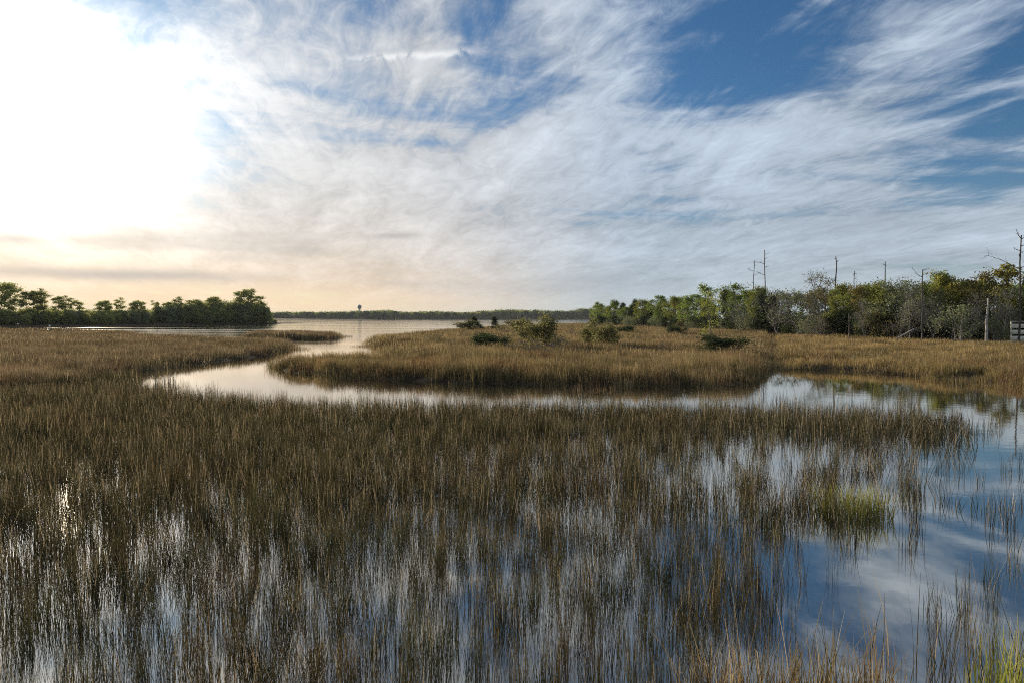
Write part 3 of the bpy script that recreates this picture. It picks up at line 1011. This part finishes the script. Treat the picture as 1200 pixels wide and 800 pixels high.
place('young_pine', K['cedar0'], 563, 150, 369.5, 'tiny dark pine on the far rim of the island', 'tree', wide=1.6)
place('young_pine', K['cedar1'], 581, 155, 370.5, 'second tiny pine right of the first on the far rim', 'tree', wide=1.6)
place('island_shrub', K['shrub1'], 605, 130, 374, 'low green bush right of the two tiny pines', 'shrub', 'shrubs on the island', wide=1.6)
place('island_shrub', K['bush0'], 460, 78, 393, 'dark bushy knob at the bay corner of the island', 'shrub', 'shrubs on the island', wide=1.5)


for i, (u, y, sc, wd, where) in enumerate(((505, 70, 0.50, 1.5, 'near the bay corner of the island'), (530, 62, 0.42, 1.6, 'left of the purplish bush'), (552, 84, 0.55, 1.4, 'behind the purplish bush'), (598, 54, 0.45, 1.5, 'right of the purplish bush'),
                                          (610, 90, 0.6, 1.4, 'below the low bush on the far rim'), (662, 66, 0.45, 1.6, 'between the tallest shrub and the green shrub'), (672, 96, 0.6, 1.5, 'far back between the two groups of green shrubs'), (745, 72, 0.42, 1.8, 'in the open grass right of the spreading shrub'),
                                          (780, 56, 0.36, 1.8, 'in the open grass left of the sapling'), (590, 110, 0.6, 1.5, 'below the two tiny pines'), (640, 45, 0.36, 1.7, 'nearest the front of the island'))):
    place('scrub_bush', K['twiggy%d' % (i % 2)], u, y, 0, 'low brown scrub ' + where, 'shrub', 'brown scrub on the island', sc=sc, wide=wd)


# ------------------------------------------------------------------ dead trees
def snag(label, u, y, top_v, r0, limbs, mat, seed, lean=(0, 0), bottom=0.0, group='dead trees over the right wood', name='dead_tree', twig=1):
    g = np.random.default_rng(seed)
    x, yy = at_dist(u, y)
    z0 = float(land_z(x, yy)[0])
    h = CAM_H + (373 - top_v) / FPX * y - z0
    e = tag(empty(name, (x, yy, z0)), label, 'dead tree', group)
    mb = MB()
    T = [Vector((lean[0] * t * h + g.normal() * 0.03 * (t > 0), lean[1] * t * h + g.normal() * 0.03 * (t > 0), -0.3 + (h + 0.3) * t)) for t in np.linspace(0, 1, 9)]
    mb.tube(T, [r0 * (1.2 if i == 0 else 1 - 0.55 * i / 8) for i in range(9)], 7, cap=True)
    mesh_obj('trunk', mb.mesh('trunk', mat, True), parent=e)
    for (t, side, L, el) in limbs:
        m2 = MB()
        f = t * 8; i = min(int(f), 7); p = T[i].lerp(T[i + 1], f - i)
        L = L * 1.35
        B = wander(g, p, (side, g.normal() * 0.4, el), L, 5, 0.16, 0.03)
        rb = r0 * 0.34
        m2.tube(B, [rb * (1 - 0.17 * j) + 0.006 for j in range(6)], 5)
        for k in range(int(4 * twig)):
            j = int(g.integers(2, 6))
            C = wander(g, B[j], (B[j] - B[j - 1]).normalized() + Vector(g.normal(size=3)) * 0.7 + Vector((0, 0, 0.25)), L * 0.3, 3, 0.25)
            m2.tube(C, [rb * 0.4, rb * 0.3, rb * 0.22, 0.006], 4)
        mesh_obj('branch', m2.mesh('branch', mat, True), parent=e)
    return e


snag('shorter of the two thin branched snags above the wood', 882, WY(882) + 4, 306, 0.11, [(0.93, 1, 0.3, 0.5), (0.86, -1, 1.1, 0.35), (0.97, -0.5, 0.35, 0.6), (0.8, 1, 0.4, 0.3), (0.70, -1, 0.5, 0.2)], b_snag, 301, (0.012, 0), twig=2)
snag('taller of the two thin branched snags above the wood', 897, WY(897) + 4, 294, 0.13, [(0.95, 1, 0.5, 0.6), (0.98, -0.3, 0.3, 1.0), (0.84, -1, 1.2, 0.4), (0.80, 1, 0.5, 0.2), (0.72, -1, 1.2, 0.25), (0.9, 0.8, 0.35, 0.2)], b_snag, 302, (-0.02, 0), twig=2)
snag('tall straight bare pole of a trunk right of the bare grey tree', 978, WY(978) + 4, 301, 0.15, [(0.93, 1, 0.35, 0.1), (0.97, -1, 0.2, 0.4)], b_snag, 303, (0.01, 0), twig=1.5)
snag('short thin dead top between the two bare poles', 1000, WY(1000) + 4, 318, 0.10, [(0.93, -1, 0.45, 0.3), (0.95, 1, 0.4, 0.5), (0.88, 1, 0.4, 0.4)], b_snag, 304, twig=2)
snag('second straight bare pole, right of the short dead top', 1037, WY(1037) + 4, 307, 0.115, [(0.96, -1, 0.3, 0.3), (0.95, 1, 0.15, 0.2)], b_snag, 305, (-0.012, 0), twig=1.5)
snag('big branched dead tree at the right edge before the railing', 1194, WY(1194) - 2.6, 276, 0.12, [(0.97, -1, 0.8, 0.8), (0.96, 1, 0.9, 0.7), (0.90, 1, 1.0, 0.4), (0.80, -1, 0.7, 0.35), (0.70, -1, 2.5, 0.45), (0.62, -1, 2.1, 0.55), (0.70, 1, 1.3, 0.4), (0.6, 1, 1.0, 0.5), (0.40, -1, 1.2, 0.6), (0.86, -0.7, 0.5, 0.3)], b_dark, 306, (0.0, 0), twig=2.5)
snag('white broken trunk without branches near the right edge', 1156, WY(1156) - 6, 350, 0.17, [], b_pale, 307, (0.015, 0), group=None, name='broken_trunk')
snag('dark forked stump standing in the grass before the olive trees', 996, WY(996) - 5, 368, 0.13, [(0.45, 1, 1.3, 0.8), (0.6, -1, 0.9, 0.7), (0.8, 0.6, 0.6, 0.9)], b_dark, 308, (-0.03, 0), group=None, name='forked_stump')
snag('grey bare topped trunk rising before the grey green tree', 1081, WY(1081) - 4, 316, 0.11, [(0.9, -1, 1.1, 0.3), (0.93, 1, 0.9, 0.3), (0.82, -1, 0.7, 0.4), (0.98, 0.6, 0.5, 0.5), (0.5, -1, 1.0, 0.6), (0.35, 1, 0.9, 0.5), (0.3, -1, 1.1, 0.4)], b_snag, 309, (-0.012, 0), group=None)
snag('thin pale stem with forked top in the grass by the wood', 1126, WY(1126) - 4.5, 366, 0.065, [(0.5, -1, 0.8, 0.8), (0.7, 1, 0.7, 0.8)], b_pale, 310, (0.06, 0), group=None)

# fallen pale branch lying in the grass
g = np.random.default_rng(5)
x0, y0 = at_dist(1042, 76.0)
x1, y1 = at_dist(1070, 76.5)
e = tag(empty('fallen_branch', (x0, y0, 0.35)), 'bleached fallen branch leaning in the grass before the tan shrub', 'branch')
mb = MB()
mb.tube([(0, 0, 0), ((x1 - x0) * 0.35, 0.1, 0.46), ((x1 - x0) * 0.7, 0.2, 1.0), (x1 - x0, 0.3, 1.45)], [0.04, 0.065, 0.08, 0.085], 6, cap=True)
mesh_obj('stem', mb.mesh('stem', b_pale, True), parent=e)
mb = MB()
mb.tube([((x1 - x0) * 0.6, 0.18, 0.68), ((x1 - x0) * 0.72, 0.0, 1.2), ((x1 - x0) * 0.74, -0.1, 1.6)], [0.035, 0.025, 0.012], 5)
mesh_obj('twig', mb.mesh('twig', b_pale, True), parent=e)

# ------------------------------------------------------------------ wooden railing at the right edge
m_wood = new_mat('cream_painted_boards')
_p = X(X.nt.nodes.new('ShaderNodeTexCoord').outputs['Object'])
_x, _y, _z = split(_p)
_n = noise(vec(_x * 0.8, _y * 8.0, _z * 12.0), 2.0, 5, 0.6)
finish(principled(mix(smooth(_n, 0.35, 0.7), (0.66, 0.60, 0.46), (0.82, 0.77, 0.62)), 0.75, 0.2, bumped(_n, 0.3, 0.01)))
ry = 74.0
rx = at_dist(1185, ry)[0]
rl = empty('wooden_railing', (rx, ry, 0.62), 0, 1.3)
tag(rl, 'pale wooden boardwalk railing of wide horizontal boards at the right edge', 'railing')


def bevel_box(name, c, s, parent, mat):
    mb = MB(); mb.box(c, s)
    o = mesh_obj(name, mb.mesh(name, mat), parent=parent)
    b = o.modifiers.new('bevel', 'BEVEL'); b.width = min(s) * 0.12; b.segments = 1
    return o


for k in range(3):
    bevel_box('board', (3.0, 0, 0.18 + k * 0.50), (6.0, 0.045, 0.34), rl, m_wood)
bevel_box('top_rail', (3.0, -0.02, 1.56), (6.1, 0.16, 0.05), rl, m_wood)
for k in range(4):
    bevel_box('post', (0.05 + k * 1.95, 0.09, 0.2), (0.11, 0.11, 2.7), rl, m_wood)
bevel_box('deck', (3.0, 0.85, -0.12), (6.1, 1.5, 0.12), rl, m_wood)

# ------------------------------------------------------------------ the pine headland across the bay on the left
HEAD_U = [-160, 0, 100, 180, 250, 322]
HEAD_Y = [190, 215, 240, 290, 325, 350]
HY = lambda u: float(np.interp(u, HEAD_U, HEAD_Y))
PINES = [
    (-2, 331, 'pine1', 'pine cut off by the left edge of the picture', 1.0), (17, 333, 'pine3', 'tallest domed pine near the left edge of the headland', 0.9),
    (34, 340, 'pine4', 'pine just right of the tallest domed one', 1.0), (46, 341, 'pine0', 'pine, second right of the tallest domed one', 1.0),
    (57, 340, 'pine1', 'flat topped pine ending the tall left group', 1.1), (67, 346, 'pine4', 'lower pine stepping down from the tall left group', 1.0),
    (79, 349, 'pine0', 'loose reddish topped pine at the foot of the tall left group', 1.1), (99, 352, 'pine2', 'single pine standing in the gap right of the tall left group', 1.1),
    (112, 353, 'pine2', 'first thin pine of the open row in the middle of the headland', 1.2), (121, 351, 'pine4', 'second thin pine of the open row', 1.1),
    (131, 353, 'pine2', 'third thin pine of the open row', 1.1), (141, 351, 'pine0', 'tallest thin pine of the open row', 1.0),
    (151, 353, 'pine2', 'pine right of the tallest in the open row', 1.1), (161, 352, 'pine4', 'pine left of the last in the open row', 1.1),
    (171, 352, 'pine2', 'next to last pine of the open row', 1.0), (181, 354, 'pine0', 'last pine of the open row before the dense part', 1.0),
    (196, 353, 'pine4', 'first pine rising from the dense part of the headland', 1.2), (210, 350, 'pine0', 'second pine rising from the dense part', 1.2),
    (222, 351, 'pine1', 'third pine rising from the dense part', 1.2), (234, 350, 'pine4', 'pine in the middle of the dense part', 1.2),
    (246, 348, 'pine2', 'flat topped pine left of the reddish crown', 1.3), (258, 347, 'pine1', 'pine with reddish crown before the point of the headland', 1.1),
    (274, 339, 'pine2', 'tall flat topped pine on the point of the headland', 1.2), (289, 340, 'pine3', 'widest spreading pine on the point of the headland', 0.85),
    (300, 346, 'pine1', 'layered pine leaning over the tip of the headland', 1.1), (308, 353, 'pine4', 'small pine on the outer tip of the headland', 1.0), (312, 360, 'pine2', 'smallest outermost pine at the tip of the headland', 0.9),
    (-24, 333, 'pine0', 'pine just outside the left edge of the picture', 1.0), (-48, 336, 'pine4', 'pine well outside the left edge of the picture', 1.0),
]
for u, tv, k, lab, wd in PINES:
    place('pine_tree', K[k], u, HY(u) + 10, tv, lab, 'tree', 'pines on the headland', wide=wd * 1.15)

# undergrowth below the pines reads as one mass
hb = [make_tree(400 + i, 7.0, 0.03, 18, 0.36, 'round', 0.30, 44, 0.75, 0.8, [l_under, l_grey, l_under, l_pine][i], b_dark, 0.12, 3) for i in range(4)]
pts, sc = [], []
for i in range(330):
    u = rng.uniform(-90, 320)
    y = HY(u) + rng.uniform(2, 26)
    hv = np.interp(u, [-90, 80, 110, 175, 200, 296, 312, 322], [362, 362, 365, 362, 356, 354, 362, 371]) + rng.uniform(-1, 6)
    x, yy = at_dist(u, y)
    h = max(1.5, CAM_H + (373 - hv) / FPX * y - 0.7)
    pts.append((x, yy, 0.5)); s = h / 7.0
    sc.append((max(s, 0.5) * rng.uniform(0.8, 1.1),) * 2 + (s,))
und = scatter_obj('undergrowth', [b[1] for b in hb], np.array(pts), rng.uniform(0, 6.28, len(pts)), np.array(sc), rng.integers(0, 4, len(pts)))
tag(und, 'dense green undergrowth along the water below the headland pines', 'undergrowth', kind='stuff')

# ------------------------------------------------------------------ far shore
fb = [make_tree(420 + i, 14.0, 0.1, 14, 0.34, 'round', 0.9, 26, 1.7, 0.8, [l_pine, l_green, l_dark][i], b_dark, 0.3) for i in range(3)]
pts, sc = [], []
for i in range(1100):
    x = rng.uniform(-900, 360); y = 1575 + rng.uniform(0, 90) + 20 * math.sin(x / 130)
    u = 600 + x / y * FPX
    h = 14.0 * (0.72 + 0.42 * float(vnoise(x, 0, 60, 31)) + 0.22 * float(vnoise(x, y, 9, 32))) * (0.92 if u < 450 else 1.15 if u > 560 else 1.0)
    pts.append((x, y, 1.2)); sc.append((1.35, 1.35, h / 14.0))
fw = scatter_obj('far_woodland', [b[1] for b in fb], np.array(pts), rng.uniform(0, 6.28, len(pts)), np.array(sc), rng.integers(0, 3, len(pts)))
tag(fw, 'low strip of distant wood along the far shore of the bay', 'woodland', kind='stuff')

m_tank = new_mat('pale_tank_paint'); finish(principled((0.22, 0.24, 0.24), 0.6, 0.3))
tx, ty = at_dist(421.5, 1600)
wt = tag(empty('water_tower', (tx, ty, 1.5), 0, (1.15, 1.15, 1.3)), 'tiny water tower rising over the distant wood across the bay', 'water tower')
mb = MB(); prof = [(0.6, 17.5), (3.2, 18.6), (4.2, 20.6), (4.2, 22.0), (3.4, 24.0), (1.2, 25.2), (0.1, 25.5)]
mb.tube([(0, 0, q[1]) for q in prof], [q[0] for q in prof], 14); mesh_obj('tank', mb.mesh('tank', m_tank, True), parent=wt)
mb = MB(); mb.tube([(0, 0, 0), (0, 0, 18)], [0.8, 0.7], 10); mesh_obj('riser_pipe', mb.mesh('riser_pipe', m_tank, True), parent=wt)
for k in range(4):
    a = PI / 4 + k * PI / 2
    mb = MB(); mb.tube([(math.cos(a) * 4.6, math.sin(a) * 4.6, 0), (math.cos(a) * 3.3, math.sin(a) * 3.3, 19.2)], [0.35, 0.3], 6)
    mesh_obj('leg', mb.mesh('leg', m_tank, True), parent=wt)

# small white post at the left marsh edge
m_white = new_mat('white_paint'); finish(principled((0.75, 0.75, 0.72), 0.6, 0.3))
mx, my = at(58.5, 389.5)
mp = tag(empty('marker_post', (mx, my, 0)), 'tiny white post at the edge of the left marsh below the pines', 'post')
mb = MB(); mb.tube([(0, 0, -0.4), (0, 0, 1.5)], [0.07, 0.06], 8, cap=True); mesh_obj('pole', mb.mesh('pole', m_white, True), parent=mp)
mb = MB(); mb.box((0, -0.08, 1.3), (0.34, 0.03, 0.5)); mesh_obj('plate', mb.mesh('plate', m_white), parent=mp)

# ------------------------------------------------------------------ air over the bay
m_haze = new_mat('thin_evening_haze')
pv = X.nt.nodes.new('ShaderNodeVolumePrincipled')
pv.inputs['Color'].default_value = (0.90, 0.95, 1.0, 1)
pv.inputs['Density'].default_value = 0.00005
pv.inputs['Anisotropy'].default_value = 0.0
out = X.nt.nodes.new('ShaderNodeOutputMaterial')
X.nt.links.new(pv.outputs[0], out.inputs['Volume'])
mb = MB(); mb.box((0, 0, 14.0), (8400, 8400, 31.0))
hz = mesh_obj('haze', mb.mesh('haze', m_haze))
tag(hz, 'thin pale haze over the bay and marsh', 'haze', kind='stuff')
